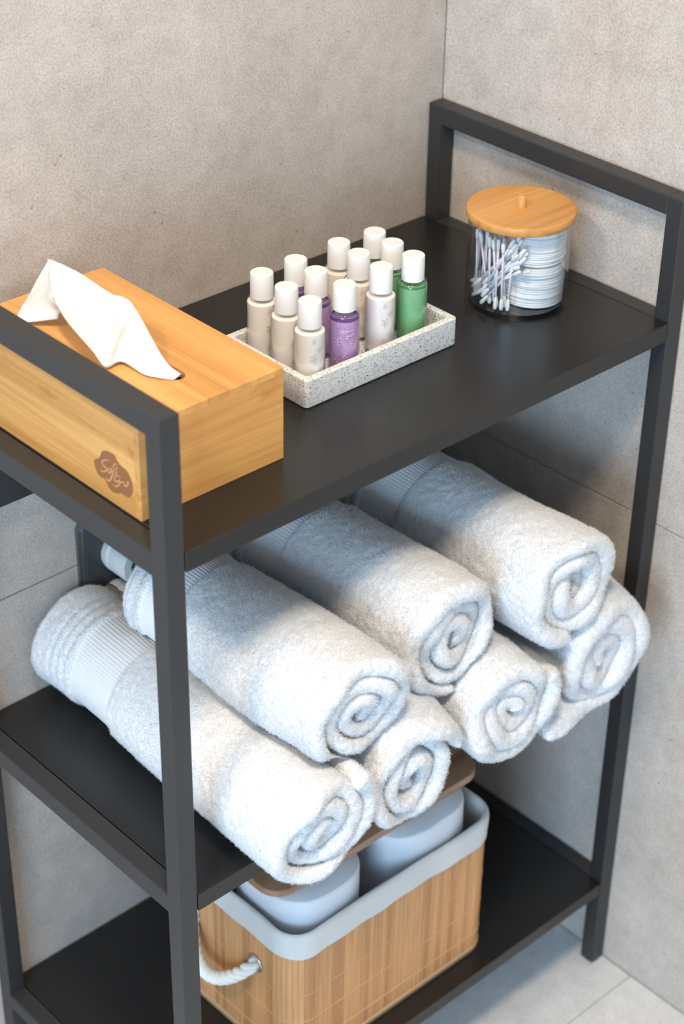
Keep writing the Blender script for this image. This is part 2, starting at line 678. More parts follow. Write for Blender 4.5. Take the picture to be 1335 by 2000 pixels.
top_rings = [ring_at(outer, ocx, ocy, zt - TH), ring_at(outer, ocx, ocy, zt - 0.0008), ring_at(outer, ocx, ocy, zt, 0.0008),
             ring_at(inner, sx, icy, zt, -0.0008), ring_at(inner, sx, icy, zt - 0.0008), ring_at(inner, sx, icy, zt - TH)]
bmt = bmesh.new()
Rt = [[bmt.verts.new(p) for p in r] for r in top_rings]
for A, B in list(zip(Rt, Rt[1:])) + [(Rt[-1], Rt[0])]:
    for k in range(n_o):
        bmt.faces.new((A[k], A[(k + 1) % n_o], B[(k + 1) % n_o], B[k]))
bmesh.ops.recalc_face_normals(bmt, faces=bmt.faces)
auto_smooth(obj('top_panel', bmt, M_BOX_Y, tb), 40)
box('inner_floor', X0 + TH, X1 - TH, Y0 + TH, Y1 - TH, BZ, BZ + 0.004, M_BOX_X, tb)

# printed logo: cloud and script on the outer side face
cloud = [(0.1229, 0.9438), (0.1158, 0.9487), (0.1115, 0.9565), (0.1064, 0.96), (0.0998, 0.9614), (0.0928, 0.9613), (0.0902, 0.958), (0.0863, 0.9556), (0.0823, 0.9546), (0.0766, 0.9535), (0.0718, 0.9483), (0.0697, 0.9414), (0.0705, 0.9348), (0.0738, 0.9294), (0.078, 0.9274), (0.0833, 0.927), (0.0869, 0.927), (0.0924, 0.9239), (0.0985, 0.9227), (0.1042, 0.9246), (0.1097, 0.9305), (0.1163, 0.9299), (0.1209, 0.9329), (0.1234, 0.9385)]


def catmull(p, closed, k=5):
    out = []
    n = len(p)
    rngi = range(n) if closed else range(n - 1)
    for i in rngi:
        q = [p[(i + d) % n] if closed else p[min(max(i + d, 0), n - 1)] for d in (-1, 0, 1, 2)]
        for j in range(k):
            t = j / k
            out.append(tuple(0.5 * (2 * q[1][a] + (q[2][a] - q[0][a]) * t + (2 * q[0][a] - 5 * q[1][a] + 4 * q[2][a] - q[3][a]) * t * t + (3 * q[1][a] - q[0][a] - 3 * q[2][a] + q[3][a]) * t ** 3) for a in range(len(p[0]))))
    if not closed:
        out.append(tuple(p[-1]))
    return out


def strip_bm(polys, wd, fn, b=None):
    """flat printed strokes; fn maps (u,v) to a point"""
    b = b or bmesh.new()
    for pl in polys:
        prev = None
        n = len(pl)
        for i, (u, v) in enumerate(pl):
            a = pl[max(i - 1, 0)]
            c = pl[min(i + 1, n - 1)]
            du, dv = c[0] - a[0], c[1] - a[1]
            l = math.hypot(du, dv) or 1
            w = wd * (0.55 + 0.45 * math.sin(PI * (i + 0.5) / n)) if callable(wd) is False else wd(i / max(n - 1, 1))
            nu, nv = -dv / l * w / 2, du / l * w / 2
            q = (b.verts.new(fn(u + nu, v + nv)), b.verts.new(fn(u - nu, v - nv)))
            if prev:
                b.faces.new((prev[0], prev[1], q[1], q[0]))
            prev = q
    return b


bl = bmesh.new()
bl.faces.new([bl.verts.new((X0 - 0.00015, y, z)) for y, z in catmull(cloud, True, 4)])
bmesh.ops.triangulate(bl, faces=bl.faces)
logo = obj('cloud_logo', bl, M_CARDLOGO, tb)
strokes = [[(0.1018, 0.9522), (0.1054, 0.9514), (0.1098, 0.9489), (0.1116, 0.9456), (0.1097, 0.9436), (0.1059, 0.9432), (0.1058, 0.9412), (0.109, 0.9382), (0.1133, 0.9368), (0.1153, 0.9378)], [(0.1004, 0.9454), (0.1032, 0.9428), (0.1029, 0.94), (0.1001, 0.9417), (0.0989, 0.9448), (0.1004, 0.9454)], [(0.0899, 0.9539), (0.0929, 0.9534), (0.0949, 0.9508), (0.0959, 0.9462), (0.0975, 0.9404), (0.1004, 0.9349), (0.1037, 0.9312), (0.1066, 0.9315), (0.1047, 0.9333)], [(0.0989, 0.9457), (0.094, 0.9471), (0.0893, 0.9472)], [(0.0901, 0.9522), (0.091, 0.9485), (0.0925, 0.9436), (0.094, 0.9404)], [(0.0867, 0.943), (0.0909, 0.9427), (0.0947, 0.9392), (0.0949, 0.9362), (0.0914, 0.9366), (0.0876, 0.9392), (0.0857, 0.9418), (0.0866, 0.938), (0.0892, 0.9343), (0.0943, 0.9302), (0.0984, 0.9308)], [(0.0851, 0.9417), (0.0848, 0.9385), (0.0822, 0.9409), (0.0818, 0.9386), (0.0796, 0.9376), (0.0764, 0.9403), (0.0747, 0.944), (0.0781, 0.9416)]]
sb = strip_bm([catmull(s, False, 4) for s in strokes], 0.0017, lambda u, v: (X0 - 0.0003, u, v))
obj('logo_lettering', sb, M_LOGOTEXT, logo)

# ------------------------------------------------------------------ tissue sheet
zb = zt


def sheet(name, upper, lower, nu, nv, bulge, seed, parent=None, wr=0.0016):
    def resample(pts, n):
        c = catmull([tuple(p) for p in pts], False, 8)
        c = np.array(c)
        d = np.r_[0, np.cumsum(np.linalg.norm(np.diff(c, axis=0), axis=1))]
        t = np.linspace(0, d[-1], n)
        return np.stack([np.interp(t, d, c[:, a]) for a in range(3)], 1)
    A = resample(upper, nu)
    B = resample(lower, nu)
    vv = np.linspace(0, 1, nv)
    P = A[:, None, :] * (1 - vv)[None, :, None] + B[:, None, :] * vv[None, :, None]
    nrm = np.cross(np.gradient(P, axis=0), np.gradient(P, axis=1))
    nrm /= np.linalg.norm(nrm, axis=2, keepdims=True) + 1e-9
    b = bulge(np.linspace(0, 1, nu)[:, None], vv[None, :])
    Q = P.reshape(-1, 3)
    w = vnoise(Q, 90, seed) * wr + vnoise(Q, 220, seed + 1) * wr * 0.35
    P = P + nrm * (b + (w.reshape(nu, nv)) * np.minimum(1, 6 * vv * (1 - vv) + 0.25)[None, :])[:, :, None]
    P[:, :, 2] = np.maximum(P[:, :, 2], zb + 0.0006) if parent is None or True else P[:, :, 2]
    verts = P.reshape(-1, 3)
    faces = [(i * nv + j, (i + 1) * nv + j, (i + 1) * nv + j + 1, i * nv + j + 1) for i in range(nu - 1) for j in range(nv - 1)]
    me = bpy.data.meshes.new(name)
    me.from_pydata(verts.tolist(), [], faces)
    o = obj(name, me, M_TISSUE, parent, True)
    s = o.modifiers.new('thickness', 'SOLIDIFY')
    s.thickness = 0.0003
    return o


def Z(p):
    return (p[0], p[1], zb + p[2])


UP = [Z(p) for p in [(0.105, 0.2955, 0.0405), (0.103, 0.2492, 0.0453), (0.101, 0.1976, 0.0442), (0.1, 0.1776, 0.0481), (0.1, 0.1606, 0.0438), (0.102, 0.1257, 0.0082), (0.1035, 0.1040, 0.0012)]]
LO = [Z(p) for p in [(0.0765, 0.2515, 0.0290), (0.062, 0.2096, 0.0253), (0.055, 0.1636, 0.0173), (0.0600, 0.1525, 0.0040), (0.0760, 0.1510, 0.0045), (0.0794, 0.1217, 0.002), (0.0925, 0.1015, 0.0012)]]
tis = sheet('tissue_sheet', UP, LO, 60, 26,
            lambda u, v: 0.007 * np.sin(PI * v) * np.sin(PI * u) - 0.006 * np.exp(-((u - 0.60) / 0.035) ** 2) * np.sin(PI * v) ** 0.6, 5)
tag(tis, 'crumpled white paper tissue pulled up through the bamboo box slot', 'tissue')
WU = [Z(p) for p in [(0.105, 0.2955, 0.0405), (0.0945, 0.2735, 0.0340), (0.0765, 0.2515, 0.0290), (0.0695, 0.2300, 0.0272)]]
WL = [Z(p) for p in [(0.1045, 0.2950, 0.0395), (0.085, 0.2960, 0.016), (0.0559, 0.2776, 0.002), (0.0679, 0.2632, 0.002)]]
WL2 = [Z(p) for p in [(0.1045, 0.2952, 0.0397), (0.082, 0.2920, 0.0180), (0.0540, 0.2750, 0.0035), (0.0745, 0.2420, 0.0105)]]
wing = sheet('tissue_wing', WU, WL2, 26, 16, lambda u, v: 0.003 * np.sin(PI * v) * u, 9, tis)
# stretch of tissue standing in the slot under the fold
ST = [Z(p) for p in [(0.1005, 0.250, 0.0448), (0.1005, 0.2, 0.0440), (0.1, 0.165, 0.0430), (0.102, 0.1257, 0.0075), (0.1030, 0.107, 0.001)]]
SB = [(0.1010, 0.250, zb + 0.0007), (0.1003, 0.2, zb + 0.0007), (0.1, 0.165, zb + 0.0007), (0.1010, 0.1257, zb + 0.0007), (0.1015, 0.108, zb + 0.0007)]
sheet('tissue_fold', ST, SB, 36, 12, lambda u, v: 0.002 * np.sin(PI * v) * np.sin(9 * u), 12, tis)

# ------------------------------------------------------------------ terrazzo tray
tx0, tx1, ty0, ty1 = 0.2508, 0.4485, 0.1093, 0.2290
tray = thing('tray', ((tx0 + tx1) / 2, (ty0 + ty1) / 2, S1), 'white speckled terrazzo tray holding the twelve small bottles', 'tray')
hx, hy = (tx1 - tx0) / 2, (ty1 - ty0) / 2
cx, cy = (tx0 + tx1) / 2, (ty0 + ty1) / 2


def rr3(hx_, hy_, r, z):
    return [(cx + a, cy + c, z) for a, c in rrect(hx_, hy_, r, 5)]


rings = [rr3(hx - 0.0025, hy - 0.0025, 0.003, S1), rr3(hx - 0.0005, hy - 0.0005, 0.004, S1 + 0.0012), rr3(hx, hy, 0.0045, S1 + 0.003),
         rr3(hx, hy, 0.0045, S1 + 0.0292), rr3(hx - 0.0005, hy - 0.0005, 0.0042, S1 + 0.0299), rr3(hx - 0.0012, hy - 0.0012, 0.004, S1 + 0.0301),
         rr3(hx - 0.0068, hy - 0.0068, 0.0035, S1 + 0.0301), rr3(hx - 0.0075, hy - 0.0075, 0.003, S1 + 0.0295),
         rr3(hx - 0.0082, hy - 0.0082, 0.003, S1 + 0.0085), rr3(hx - 0.0095, hy - 0.0095, 0.003, S1 + 0.0072)]
auto_smooth(obj('dish', loft_bm(rings), M_TERR, tray), 35)

# ------------------------------------------------------------------ bottles
BR = 0.0148
ZB = S1 + 0.0072
body_prof = [(0, 0.0008), (0.0085, 0.0008), (0.0125, 0.0), (0.0141, 0.0009), (0.0148, 0.0028), (0.0148, 0.0585), (0.0143, 0.0610), (0.0131, 0.0628),
             (0.0112, 0.0636), (0.0104, 0.0655), (0.0, 0.0655)]
fill_prof = [(0, 0.0028), (0.0118, 0.0028), (0.0134, 0.0042), (0.0140, 0.0065), (0.0140, 0.0515), (0.0130, 0.0520), (0.0, 0.0520)]
cap_prof = [(0.0, 0.0643), (0.0109, 0.0643), (0.01115, 0.0646), (0.01105, 0.0882), (0.0108, 0.0891), (0.0103, 0.0895), (0.0096, 0.0896), (0.0093, 0.0896),
            (0.0091, 0.08945), (0.0086, 0.08945), (0, 0.08945)]
me_body = obj('tmp', lathe_bm(body_prof, 36), M_CLEAR, None, True)
me_cap = obj('tmp', lathe_bm(cap_prof, 36), M_CAP, None)
auto_smooth(me_cap, 28)
fills = {}


def liquid(name, col, sss=0.0, rough=0.35, top=0.0520):
    m, nt, p = new_mat(name)
    p.inputs['Base Color'].default_value = (*col, 1)
    p.inputs['Roughness'].default_value = rough
    if sss:
        p.inputs['Subsurface Weight'].default_value = sss
        p.inputs['Subsurface Radius'].default_value = (0.006, 0.005, 0.005)
        p.inputs['Subsurface Scale'].default_value = 1.0
    pr = [(r, z if z < 0.05 else z + top - 0.0520) for r, z in fill_prof]
    o = obj('tmp', lathe_bm(pr, 36), m, None)
    auto_smooth(o, 45)
    return o


fills['A'] = liquid('pearl white lotion', (0.82, 0.78, 0.72), 0.0, 0.3, 0.0600)
fills['B'] = liquid('lilac gel', (0.50, 0.30, 0.53), 0.3, 0.35, 0.0560)
fills['C'] = liquid('cream lotion', (0.80, 0.71, 0.58), 0.0, 0.3, 0.0600)
fills['C3'] = liquid('pinkish white lotion', (0.82, 0.75, 0.715), 0.0, 0.3, 0.0600)
fills['D'] = liquid('green gel', (0.19, 0.44, 0.21), 0.3, 0.35, 0.0585)
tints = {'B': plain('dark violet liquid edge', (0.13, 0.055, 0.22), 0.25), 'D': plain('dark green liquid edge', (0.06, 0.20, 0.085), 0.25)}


def ringband(z0, z1, r, mat):
    return obj('tmp', lathe_bm([(r - 0.002, z0), (r, z0), (r, z1), (r - 0.002, z1)], 36, True), mat, None, False)


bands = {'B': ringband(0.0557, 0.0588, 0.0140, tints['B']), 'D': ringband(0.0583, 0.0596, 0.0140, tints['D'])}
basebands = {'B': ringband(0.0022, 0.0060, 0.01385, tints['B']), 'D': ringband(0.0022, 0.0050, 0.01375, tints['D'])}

# leaf sprigs wrapped on the bottle wall, flat print; (angle offset, height, size, tilt)
SPRIG = [[(0.30, -1.0), (0.12, -0.4), (-0.02, 0.1), (-0.10, 0.5)], [(0.1, -0.35), (0.45, -0.3), (0.75, -0.5)], [(0.02, 0.0), (-0.3, -0.15), (-0.55, -0.55)],
         [(0.0, 0.1), (0.35, 0.25), (0.7, 0.2)], [(-0.08, 0.45), (-0.4, 0.5), (-0.75, 0.35)], [(-0.1, 0.5), (0.05, 0.8), (0.35, 0.95)]]


def sprig_bm(items, r):
    b = bmesh.new()
    for ang, h, s, tilt in items:
        ct, st_ = math.cos(tilt), math.sin(tilt)

        def fn(u, v, ang=ang, h=h):
            a = math.radians(ang) + u / r
            return (r * math.cos(a), r * math.sin(a), h + v)
        pl = []
        for q in SPRIG:
            q2 = [(s * (u * ct - v * st_), s * (u * st_ + v * ct)) for u, v in catmull(q, False, 2)]
            pl.append(q2)
        strip_bm(pl, s * 0.10, fn, b)
    return b


SPR_SETS = {
    'main': [(14, 0.0540, 0.0034, 2.6), (12, 0.0355, 0.0052, -0.3), (14, 0.0150, 0.0050, 0.5), (40, 0.0450, 0.0042, 1.8), (42, 0.0225, 0.0040, 2.6), (62, 0.0340, 0.0042, -0.6), (64, 0.0120, 0.0042, 0.4)],
}
script = [[(0.000, 0.0035), (0.0012, 0.0052), (0.0008, 0.0028), (0.0020, 0.0030), (0.0026, 0.0055), (0.0024, 0.0028), (0.0036, 0.0046), (0.0040, 0.0030), (0.0052, 0.0044), (0.0058, 0.0031), (0.0070, 0.0044), (0.0078, 0.0033), (0.0092, 0.0050)],
          [(0.0042, -0.0006), (0.0052, 0.0004), (0.0050, -0.0022), (0.0040, -0.0026), (0.0060, 0.0000), (0.0070, 0.0000), (0.0074, -0.0010), (0.0086, 0.0018), (0.0094, -0.0006)]]


def prints(color, rot, with_text):
    m = plain('print ' + '%.2f%.2f%.2f' % color, color, 0.6)
    b = sprig_bm([(a + rot, h, s, t) for a, h, s, t in SPR_SETS['main']], BR + 0.00012)
    o = obj('tmp', b, m, None)
    t = None
    if with_text is not None:
        b2 = bmesh.new()

        def fn(u, v):
            a = math.radians(with_text) + 1.5 * u / BR
            return ((BR + 0.00012) * math.cos(a), (BR + 0.00012) * math.sin(a), 0.0420 + v * 1.25 + 0.06 * u)
        strip_bm([catmull(s, False, 3) for s in script], 0.00045, fn, b2)
        t = obj('tmp', b2, m, None)
    return o, t


cols = {'A': (0.2765, 0.1325, 'white lotion', 'first column beside the tissue box'),
        'B': (0.3215, 0.1355, 'lilac gel', 'purple column'),
        'C': (0.3745, 0.1395, 'cream lotion', 'third column between purple and green bottles'),
        'D': (0.4165, 0.1395, 'green gel', 'green column at the right end')}
POS = {'A3': (0.2755, 0.1325), 'A2': (0.2785, 0.1685), 'A1': (0.2805, 0.2060),
       'B3': (0.3225, 0.1365), 'B2': (0.3215, 0.1755), 'B1': (0.3235, 0.2065),
       'C3': (0.3745, 0.1420), 'C2': (0.3785, 0.1775), 'C1': (0.3805, 0.2080),
       'D3': (0.4150, 0.1400), 'D2': (0.4190, 0.1735), 'D1': (0.4235, 0.2030)}
LAB = {'A3': 'white lotion bottle at the front left corner of the terrazzo tray',
       'A2': 'white lotion bottle in the middle of the column nearest the tissue box',
       'A1': 'white lotion bottle at the back of the column nearest the tissue box',
       'B3': 'lilac gel bottle at the front with white leaf print in full view',
       'B2': 'lilac gel bottle in the middle, half hidden behind the front white bottles',
       'B1': 'lilac gel bottle at the back against the wall, mostly hidden',
       'C3': 'pinkish white lotion bottle at the front between lilac and green bottles',
       'C2': 'cream lotion bottle in the middle, behind the front pinkish white one',
       'C1': 'cream lotion bottle at the back of the third column',
       'D3': 'green gel bottle at the front right end of the tray',
       'D2': 'green gel bottle in the middle of the right column, cap mostly in view',
       'D1': 'green gel bottle at the back of the right column, farthest in the tray'}
FACE = 228.6
for key, (bx, by) in POS.items():
    c = key[0]
    root = me_body.copy()
    root.name = 'bottle'
    C.objects.link(root)
    root.location = (bx, by, ZB)
    tag(root, LAB[key], 'bottle', 'toiletry bottles on the terrazzo tray')
    kids = [('cap', me_cap), ('liquid_fill', fills['C3'] if key == 'C3' else fills[c])]
    if c in bands:
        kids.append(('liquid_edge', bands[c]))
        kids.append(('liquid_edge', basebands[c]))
    for nm, src in kids:
        k = src.copy()
        k.name = nm
        C.objects.link(k)
        k.parent = root
    pc, rot, tx = {'A': ((0.40, 0.27, 0.25), FACE + 18, None), 'B': ((0.66, 0.50, 0.68), FACE - 38, FACE - 18), 'C': ((0.42, 0.40, 0.36), FACE, None),
                   'D': ((0.33, 0.60, 0.38), FACE + 30, None)}[c]
    if key == 'A3':
        pc, rot = (0.42, 0.37, 0.39), FACE
    if key in ('A3', 'C3'):
        rot = FACE + 2
    a, t = prints(pc, rot, tx)
    for nm, q in (('leaf_print', a), ('script_print', t)):
        if q is not None:
            q.name = nm
            q.parent = root
for o in [me_body, me_cap] + list(fills.values()) + list(bands.values()) + list(basebands.values()):
    bpy.data.objects.remove(o)

# ------------------------------------------------------------------ cotton jar
JX, JY = 0.5635, 0.1380
jar = lathe_bm([(0, 0.0), (0.0490, 0.0), (0.0512, 0.0008), (0.0520, 0.0025), (0.0522, 0.0940), (0.0502, 0.0940), (0.0500, 0.0085), (0.0490, 0.0068), (0, 0.0066)], 72)
jar = obj('storage_jar', jar, M_JAR)
auto_smooth(jar, 35)
jar.location = (JX, JY, S1)
tag(jar, 'round clear acrylic jar with bamboo lid holding swabs and cotton pads', 'jar')
lid = obj('lid', lathe_bm([(0, 0.0945), (0.0535, 0.0945), (0.0550, 0.0955), (0.0556, 0.0975), (0.0556, 0.1020), (0.0550, 0.1034), (0.0538, 0.1040), (0.0525, 0.1040), (0, 0.1040)], 72), M_LID)
auto_smooth(lid, 30)
lid.parent = jar
lid['label'] = 'round bamboo lid'
kn = obj('knob', lathe_bm([(0, 0.1035), (0.0046, 0.1035), (0.0044, 0.1160), (0.0038, 0.1168), (0, 0.1168)], 20), M_LID)
auto_smooth(kn, 40)
kn.parent = lid
er = Vector((0.731, -0.682, 0))
ef = Vector((-0.682, -0.731, 0))
# cotton pads: two stacks
pad_me = obj('tmp', lathe_bm([(0, 0), (0.0305, 0), (0.0313, 0.0003), (0.0316, 0.0012), (0.0313, 0.0022), (0.0305, 0.0025), (0, 0.0025)], 40), M_PAD, None, True)
pc = Vector((JX, JY, 0)) + er * 0.0160 + ef * 0.002
z = S1 + 0.0072
for i in range(31):
    if i == 17:
        z += 0.0022
    p = pad_me.copy()
    p.name = 'cotton_pad'
    C.objects.link(p)
    k = 0.0011 if i < 17 else 0.0008
    p.location = (pc.x + rng.uniform(-k, k), pc.y + rng.uniform(-k, k), z)
    p.rotation_euler = (rng.uniform(-0.012, 0.012), rng.uniform(-0.012, 0.012), rng.uniform(0, 6))
    s = rng.uniform(0.985, 1.01) * (1.0 if i < 17 else 0.975)
    p.scale = (s, s, 1)
    tag(p, 'round white cotton pad in the lower stack inside the jar' if i < 17 else 'round white cotton pad in the upper stack inside the jar', 'cotton pad',
        'cotton pads in the lower stack' if i < 17 else 'cotton pads in the upper stack')
    z += 0.00252
bpy.data.objects.remove(pad_me)

# cotton swabs
st_me = obj('tmp', lathe_bm([(0, 0.002), (0.00115, 0.002), (0.00115, 0.071), (0, 0.071)], 10), M_STICK, None, True)
tip_prof = [(0, 0.0), (0.0012, 0.0003), (0.0019, 0.0014), (0.0022, 0.0045), (0.0019, 0.0085), (0.0013, 0.0125), (0.0, 0.0128)]
tip_me = obj('tmp', lathe_bm(tip_prof, 12), M_PAD, None, True)
placed = []
tries = 0
while len(placed) < 42 and tries < 30000:
    tries += 1
    mode = (2, 1, 2, 0, 2)[tries % 5] if len(placed) < 30 else tries % 3
    if mode == 0:      # upright ones behind
        b0 = er * rng.uniform(-0.042, -0.016) + ef * rng.uniform(-0.034, 0.012)
        t0 = b0 + er * rng.uniform(-0.004, 0.012) + ef * rng.uniform(-0.008, 0.006)
        zz = 0.0085
    elif mode == 1:    # fanned to the left and front
        b0 = er * rng.uniform(-0.034, -0.010) + ef * rng.uniform(0.014, 0.042)
        t0 = b0 + er * rng.uniform(-0.016, 0.004) + ef * rng.uniform(-0.016, 0.004)
        zz = 0.0085
    else:              # leaning to the right across the front
        b0 = er * rng.uniform(-0.047, -0.034) + ef * rng.uniform(-0.004, 0.030)
        t0 = er * rng.uniform(-0.010, 0.018) + ef * rng.uniform(0.032, 0.0465)
        zz = 0.009 + rng.uniform(0, 0.016)
    d = t0 - b0
    ln = 0.0725 if mode != 2 else 0.0725
    hz = math.sqrt(max(ln * ln - d.length_squared, 1e-6))
    bad = b0.length > 0.0470 or t0.length > 0.0470
    for f in (0, 0.33, 0.66, 1):
        q = b0 + d * f
        if (q - (er * 0.0160 + ef * 0.002)).length < 0.0352:
            bad = True
    P0 = Vector((b0.x, b0.y, zz))
    P1 = Vector((t0.x, t0.y, zz + hz))
    for Q0, Q1 in placed:
        for f in (0.03, 0.2, 0.4, 0.6, 0.8, 0.97):
            if ((P0 + (P1 - P0) * f) - (Q0 + (Q1 - Q0) * f)).length < (0.0042 if f in (0.03, 0.97) else 0.0020):
                bad = True
    if bad:
        continue
    placed.append((P0, P1))
    s = st_me.copy()
    s.name = 'cotton_swab'
    C.objects.link(s)
    s.location = (JX + P0.x, JY + P0.y, S1 + P0.z)
    s.rotation_euler = (P1 - P0).to_track_quat('Z', 'Y').to_euler()
    lb, gp = (('white cotton swab standing upright at the back left of the jar', 'upright cotton swabs at the back'),
              ('white cotton swab standing steeply at the front left of the jar', 'steep cotton swabs at the front'),
              ('white cotton swab leaning far to the right across the jar front', 'leaning cotton swabs across the front'))[mode]
    tag(s, lb, 'cotton swab', gp)
    for e in (0, 1):
        k = tip_me.copy()
        k.name = 'cotton_tip'
        C.objects.link(k)
        k.parent = s
        if e:
            k.location = (0, 0, 0.073)
            k.rotation_euler = (PI, 0, 0)
bpy.data.objects.remove(st_me)
bpy.data.objects.remove(tip_me)


# ------------------------------------------------------------------ towels
LAID = []          # towels already lying there: a softer one moulds itself over them


def towel(name, label, xf, xb, zc, yf, yb, R, pitch, turns, a_end, seed, squash=1.0, sx_=1.0, band=(0.0, 0.0), tail=0.0, mirror=False, step=0.0018, wob=1.3, recess=0.006, droop=0.0):
    """a rolled towel: a thick sheet wound in a spiral, ends rounded; axis from (xf,yf) to (xb,yb)"""
    rs = np.random.RandomState(seed)
    th = pitch * 1.02
    r_end = R - th / 2
    # centreline of the spiral, from core to outer end
    a_tot = 2 * PI * turns
    na = 900
    a = np.linspace(0, a_tot, na)
    r = r_end - pitch * (a_tot - a) / (2 * PI)
    r = np.maximum(r, 0.0035 + 0.3 * th * (a / a_tot))
    ph = rs.rand(6) * 6.28
    wobble = 1 + wob * (0.035 * np.sin(2 * a + ph[0]) + 0.02 * np.sin(3 * a * 0.97 + ph[1]))
    fade = np.clip((a_tot - a) / (2 * PI), 0, 1) * 0.8 + 0.2
    r = r * (1 + (wobble - 1) * fade)
    ang = a_end - (a_tot - a)
    px_ = r * np.cos(ang)
    pz_ = r * np.sin(ang)
    if tail > 0:
        tx = -np.sin(ang[-1])
        tz = np.cos(ang[-1])
        k = np.linspace(0.0, tail, max(int(tail / 0.002), 3))[1:]
        px_ = np.r_[px_, px_[-1] + tx * k]
        pz_ = np.r_[pz_, pz_[-1] + tz * k]
    d = np.r_[0, np.cumsum(np.hypot(np.diff(px_), np.diff(pz_)))]
    ns = int(d[-1] / step)
    s = np.linspace(0, d[-1], ns)
    cxs = np.interp(s, d, px_)
    czs = np.interp(s, d, pz_)
    tx = np.gradient(cxs)
    tz = np.gradient(czs)
    l = np.hypot(tx, tz)
    nx, nz = tz / l, -tx / l            # outward normal
    outer_len = 2 * PI * r_end * 1.0 + tail
    s_in = max(d[-1] - outer_len, 0)
    # layer depth irregularity at the front (by position along the spiral)
    w = s / d[-1]
    dep = recess * (1 - w) ** 0.8 * (0.6 + 0.4 * np.sin(5.0 * w * PI + ph[2])) + 0.0042 * np.sin(a_tot * w * 1.7 + ph[3]) * np.clip((1 - w) * 3, 0, 1) + 0.0022 * np.sin(a_tot * w * 3.1 + ph[4])
    dep = dep - dep[-int(ns * 0.3):].min() * 0
    rr = th / 2
    nyf = 30
    # y offsets from the front lip: rounded lip then straight
    lip = rr * (1 - np.cos(np.linspace(0, PI / 2, 9)))
    lh = np.sin(np.linspace(0.0, PI / 2, 9))
    yo = np.r_[lip, rr + np.arange(1, nyf - 8) * step]
    hh = np.r_[lh, np.ones(nyf - 9)]
    # closed loop around the sheet section: outer side forward, inner side back
    er_ = np.minimum(1, np.sqrt(np.clip(1 - (1 - np.clip((d[-1] - s) / rr, 0, 1)) ** 2, 0.0004, 1)))
    loop_c = np.r_[np.arange(ns), np.arange(ns)[::-1]]
    side = np.r_[np.ones(ns), -np.ones(ns)]
    nl = len(loop_c)
    X = (cxs[loop_c] + nx[loop_c] * side * rr * er_[loop_c])[:, None] * np.ones(nyf)[None]
    # scaled by lip profile
    off = (side * rr * er_[loop_c])[:, None] * hh[None]
    X = cxs[loop_c][:, None] + nx[loop_c][:, None] * off
    Zz = czs[loop_c][:, None] + nz[loop_c][:, None] * off
    Y = yf + dep[loop_c][:, None] * np.exp(-yo[None] / 0.03) + yo[None]
    NX = (nx[loop_c] * side)[:, None] * np.r_[np.sin(np.linspace(0.0, PI / 2, 9)), np.ones(nyf - 9)][None]
    NZ = (nz[loop_c] * side)[:, None] * np.r_[np.sin(np.linspace(0.0, PI / 2, 9)), np.ones(nyf - 9)][None]
    NY = -np.r_[np.cos(np.linspace(0.0, PI / 2, 9)), np.zeros(nyf - 9)][None] * np.ones((nl, 1))
    # outer wrap to the back
    io = np.where(s >= s_in)[0]
    no = len(io)
    y_start = Y[io, -1]
    nyo = int((yb - y_start.mean()) / step)
    tt = np.linspace(0, 1, nyo + 1)[1:]
    Yo = y_start[:, None] + (yb - y_start)[:, None] * tt[None]
    edge = np.clip((yb - Yo) / 0.006, 0, 1)
    shr = np.sqrt(np.clip(1 - (1 - edge) ** 2, 0, 1))
    offo = (rr * er_[io])[:, None] * np.ones(nyo)[None] - (1 - shr) * 0.006
    if band[1] > band[0]:
        inb = ((Yo > band[0]) & (Yo < band[1])).astype(float)
        sm = np.clip(np.minimum(Yo - band[0], band[1] - Yo) / 0.004 + 0.5, 0, 1)
        offo = offo - 0.0022 * sm
        # raised hem ridges behind the band
        for q in (0.010, 0.022, 0.034):
            yy = band[1] + q
            offo = offo - 0.0030 * np.exp(-((Yo - yy) / 0.0020) ** 2)
    Xo = cxs[io][:, None] + nx[io][:, None] * offo
    Zo = czs[io][:, None] + nz[io][:, None] * offo
    # back cap columns pulling inward
    ncap = 5
    kk = np.linspace(1, 0.25, ncap + 1)[1:]
    Xc = Xo[:, -1:] * kk[None]
    Zc = Zo[:, -1:] * kk[None]
    Yc = np.full((no, ncap), yb) - 0.004 * (1 - kk)[None]
    P1 = np.stack([X, Y, Zz], 2).reshape(-1, 3)
    Nn1 = np.stack([NX, NY, NZ], 2).reshape(-1, 3)
    Xo = np.concatenate([Xo, Xc], 1)
    Yo2 = np.concatenate([Yo, Yc], 1)
    Zo = np.concatenate([Zo, Zc], 1)
    nyo2 = nyo + ncap
    P2 = np.stack([Xo, Yo2, Zo], 2).reshape(-1, 3)
    Nn2 = np.stack([np.repeat(nx[io], nyo2), np.zeros(no * nyo2), np.repeat(nz[io], nyo2)], 1)
    P = np.concatenate([P1, P2])
    Nn = np.concatenate([Nn1, Nn2])
    inband = np.zeros(len(P))
    if band[1] > band[0]:
        inband[len(P1):] = ((P2[:, 1] > band[0]) & (P2[:, 1] < band[1])).astype(float)
    # terry relief
    ofs = np.array([seed * 3.7, seed * 1.3, seed * 2.1])
    Q = P + ofs
    fine = vnoise(Q, 330, 1) * 0.0006 + vnoise(Q, 190, 2) * 0.0007
    med = vnoise(Q, 60, 3) * 0.0004 + vnoise(Q, 20, 4) * 0.0014 + vnoise(Q, 8, 5) * 0.004
    P = P + Nn * (fine * (1 - inband) + med)[:, None]
    # overall squash, lateral stretch, axis direction, resting plane
    P[:, 0] *= sx_
    P[:, 2] *= squash
    if mirror:
        P[:, 0] *= -1
    t = (P[:, 1] - yf) / (yb - yf)
    P[:, 0] += xf + (xb - xf) * t
